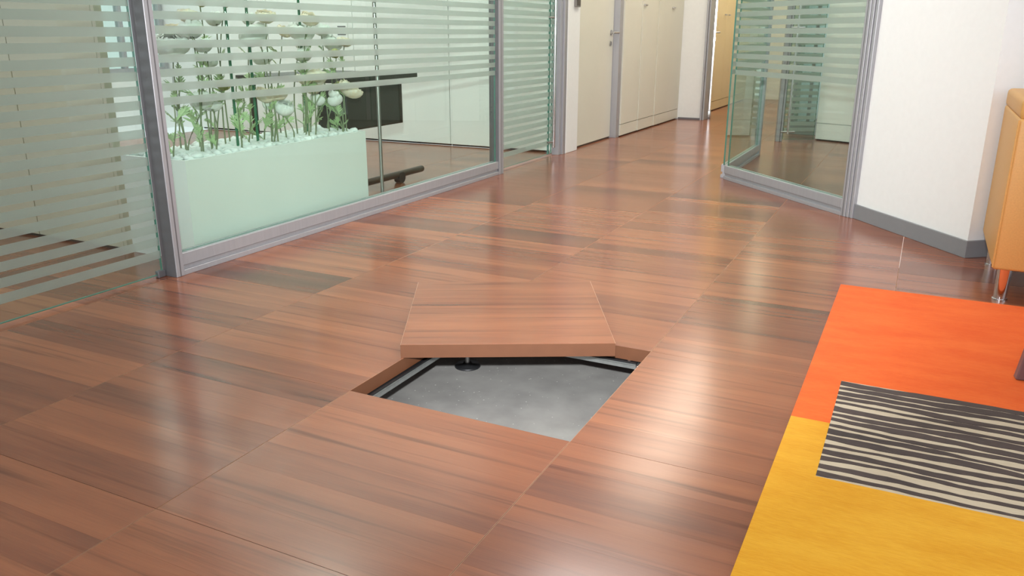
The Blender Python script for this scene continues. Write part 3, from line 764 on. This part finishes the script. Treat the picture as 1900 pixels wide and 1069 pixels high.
for k, (x, y, z, s, kd) in enumerate(FLOWERS):
    lab, _ = FL[k]; same = sorted(v for l, v in FL if l == lab)
    if len(same) > 1:
        lab += ', ' + (('left', 'right') if len(same) == 2 else ('leftmost', 'middle', 'rightmost'))[min(2, same.index(y))] + ' one'
    flower(x, y, z, s, kd, lab)
for k in range(11):
    y = PY0 + 0.08 + (PY1-PY0-0.16)*k/10; x = rf_.uniform(-2.6, -2.33); z = PZ + rf_.uniform(0.14, 0.42)
    flower(x, y, z, 1, 'w', 'leafy green stalk without bloom, %s from the left in the planter' % ('first second third fourth fifth sixth seventh eighth ninth tenth eleventh'.split()[k]), bare=True)
for x, y, lab in ((-2.40, 1.33, 'thin green rod added for a glass pane edge, left in the planter flowers'), (-2.40, 1.475, 'thin green rod added for a glass pane edge, right of its twin in the planter'), (-2.45, 1.93, 'thin green rod added for a glass pane edge, at the right of the planter flowers')):
    t = thing('pane_edge_rod', lab, 'rod', (x, y, PZ-0.03), 0, 'green rods added for glass pane edges in the planter')  # added stand-ins for green edges of upright glass panes
    obj('shaft', boxes((-0.005, 0.005, -0.006, 0.006, 0, 0.86)), MAT['rod'], t, 0.001, 1)
    obj('cap', boxes((-0.007, 0.007, -0.008, 0.008, 0.86, 0.875)), MAT['steel'], t)

# ------------------------------------------------------------------ rug
rug = thing('rug', 'orange and yellow rug with a black and cream striped field', 'rug', (0, 0, 0))
RX0, RX1, RY0, RY1, RS, RH = 0.506, 2.55, -1.3, 1.803, 0.394, 0.014
SX0, SX1, SY0, SY1 = 0.609, 1.85, 0.080, 0.716
obj('orange_field', boxes((RX0, RX1, SY1, RY1, 0.0006, RH), (RX0, SX0, RS, SY1, 0.0006, RH), (SX1, RX1, RS, SY1, 0.0006, RH)), MAT['orange'], rug)
obj('yellow_field', boxes((RX0, RX1, RY0, SY0, 0.0006, RH), (RX0, SX0, SY0, RS, 0.0006, RH), (SX1, RX1, SY0, RS, 0.0006, RH)), MAT['yellow'], rug)
sf = obj('striped_field', boxes((SX0, SX1, SY0, SY1, 0.0006, RH-0.0005)), MAT['cream_pile'], rug)
rs = random.Random(8)
NS = 16; pitch_ = (SY1-SY0)/NS
for k in range(NS):
    yc = SY0 + pitch_*(k+0.55); wd_ = pitch_*rs.uniform(0.42, 0.72)
    ph = [rs.random()*6.28 for _ in range(4)]; bm = bmesh.new(); lo, hi = [], []
    nseg = 48
    for i in range(nseg+1):
        x = SX0 + (SX1-SX0)*i/nseg
        off = 0.0045*math.sin(x*6+ph[0]) + 0.003*math.sin(x*17+ph[1]) + 0.0012*math.sin(x*61+ph[2])
        hw = wd_/2*(1 + 0.34*math.sin(x*7+ph[2]) + 0.16*math.sin(x*23+ph[3])) + 0.0008*math.sin(x*140+k)
        a = max(SY0, yc+off-hw); c_ = min(SY1, yc+off+hw)
        lo.append((x, a)); hi.append((x, c_))
    poly = lo + hi[::-1]
    z0, z1 = RH-0.004, RH+0.0006
    vl = [bm.verts.new((x, y, z1)) for x, y in lo]; vh = [bm.verts.new((x, y, z1)) for x, y in hi]
    bl_ = [bm.verts.new((x, y, z0)) for x, y in lo]; bh = [bm.verts.new((x, y, z0)) for x, y in hi]
    for i in range(nseg):
        bm.faces.new((vl[i], vl[i+1], vh[i+1], vh[i])); bm.faces.new((bl_[i+1], bl_[i], vl[i], vl[i+1])[::-1]); bm.faces.new((vh[i], vh[i+1], bh[i+1], bh[i]))
    bm.faces.new((vl[0], vh[0], bh[0], bl_[0])); bm.faces.new((vl[-1], vh[-1], bh[-1], bl_[-1])[::-1])
    obj('stripe', bm, MAT['dark_pile'], sf)

# ------------------------------------------------------------------ armchair
ac = thing('armchair', 'boxy tan leather armchair on chrome legs beside the white wall', 'armchair', (1.056, 1.868, 0))
AW, AD, AH, AZ = 0.95, 0.745, 0.805, 0.135     # x, y, height, underside
def pad(name, x0, x1, y0, y1, z0, z1, bev=0.018): return obj(name, boxes((x0, x1, y0, y1, z0, z1)), MAT['leather'], ac, bev, 3)
pad('backrest', 0, 0.20, 0, AD, AZ, AH-0.075, 0.012)
pad('backrest_cap', 0.0, 0.20, 0, AD, AH-0.079, AH, 0.022)
pad('armrest', 0.20, AW, 0, 0.18, AZ, AH-0.075, 0.012); pad('armrest_cap', 0.20, AW, 0, 0.18, AH-0.079, AH, 0.022)
pad('armrest', 0.20, AW, AD-0.18, AD, AZ, AH-0.075, 0.012); pad('armrest_cap', 0.20, AW, AD-0.18, AD, AH-0.079, AH, 0.022)
pad('seat_base', 0.20, AW-0.02, 0.18, AD-0.18, AZ, 0.32, 0.01)
pad('seat_cushion', 0.20, AW-0.01, 0.185, AD-0.185, 0.32, 0.47, 0.035)
b = bmesh.new(); tube(b, ((0.0, -0.001, AZ+0.01), (0.0, -0.001, AH-0.08)), 0.0035, 6); obj('piping', b, MAT['leather'], ac)
for x, y in ((0.05, 0.05), (0.05, AD-0.105), (AW-0.07, 0.05), (AW-0.07, AD-0.105)):
    b = bmesh.new(); lathe(b, ((0.024, 0.0065), (0.027, AZ)), 20, (x, y, 0)); lg = obj('leg', b, MAT['chrome'], ac)
    b = bmesh.new(); lathe(b, ((0.029, 0.0), (0.029, 0.006), (0.024, 0.008)), 20, (x, y, 0)); obj('glide', b, MAT['chrome'], lg)

# ------------------------------------------------------------------ coffee table whose leg enters at the right edge
ct = thing('coffee_table', 'low table with mauve grey splayed leg standing on the orange rug at right edge', 'table', (1.092, 0.962, 0.0147), R(10))
for x, y, sx in ((0, 0, 1), (0.86, 0, -1), (0, -0.55, 1), (0.86, -0.55, -1)):
    bm = boxes((x, x+sx*0.075, y, y+0.03, 0, 0.36))
    for v in bm.verts: v.co.x += sx*0.05*v.co.z/0.36
    obj('leg', bm, MAT['table'], ct, 0.003, 1)
obj('table_top', boxes((0.06, 0.80, -0.62, 0.10, 0.36, 0.385)), MAT['table'], ct, 0.004, 1)

# ------------------------------------------------------------------ ceiling luminaires and added fill lights
for k, (x, y, sx, sy, pw, c, lab) in enumerate(LAMP_SPECS):
    t = thing('ceiling_light', lab, 'ceiling light', (x, y, CEIL), 0, 'ceiling luminaires')
    bm = boxes((-sx/2-.03, -sx/2, -sy/2-.03, sy/2+.03, -.045, 0), (sx/2, sx/2+.03, -sy/2-.03, sy/2+.03, -.045, 0),
               (-sx/2, sx/2, -sy/2-.03, -sy/2, -.045, 0), (-sx/2, sx/2, sy/2, sy/2+.03, -.045, 0))
    obj('frame', bm, MAT['alu'], t)
    obj('diffuser', boxes((-sx/2, sx/2, -sy/2, sy/2, -.03, -.01)), emit_mat('diffuser_glow_%d' % k, c, pw/(math.pi*sx*sy)), t)
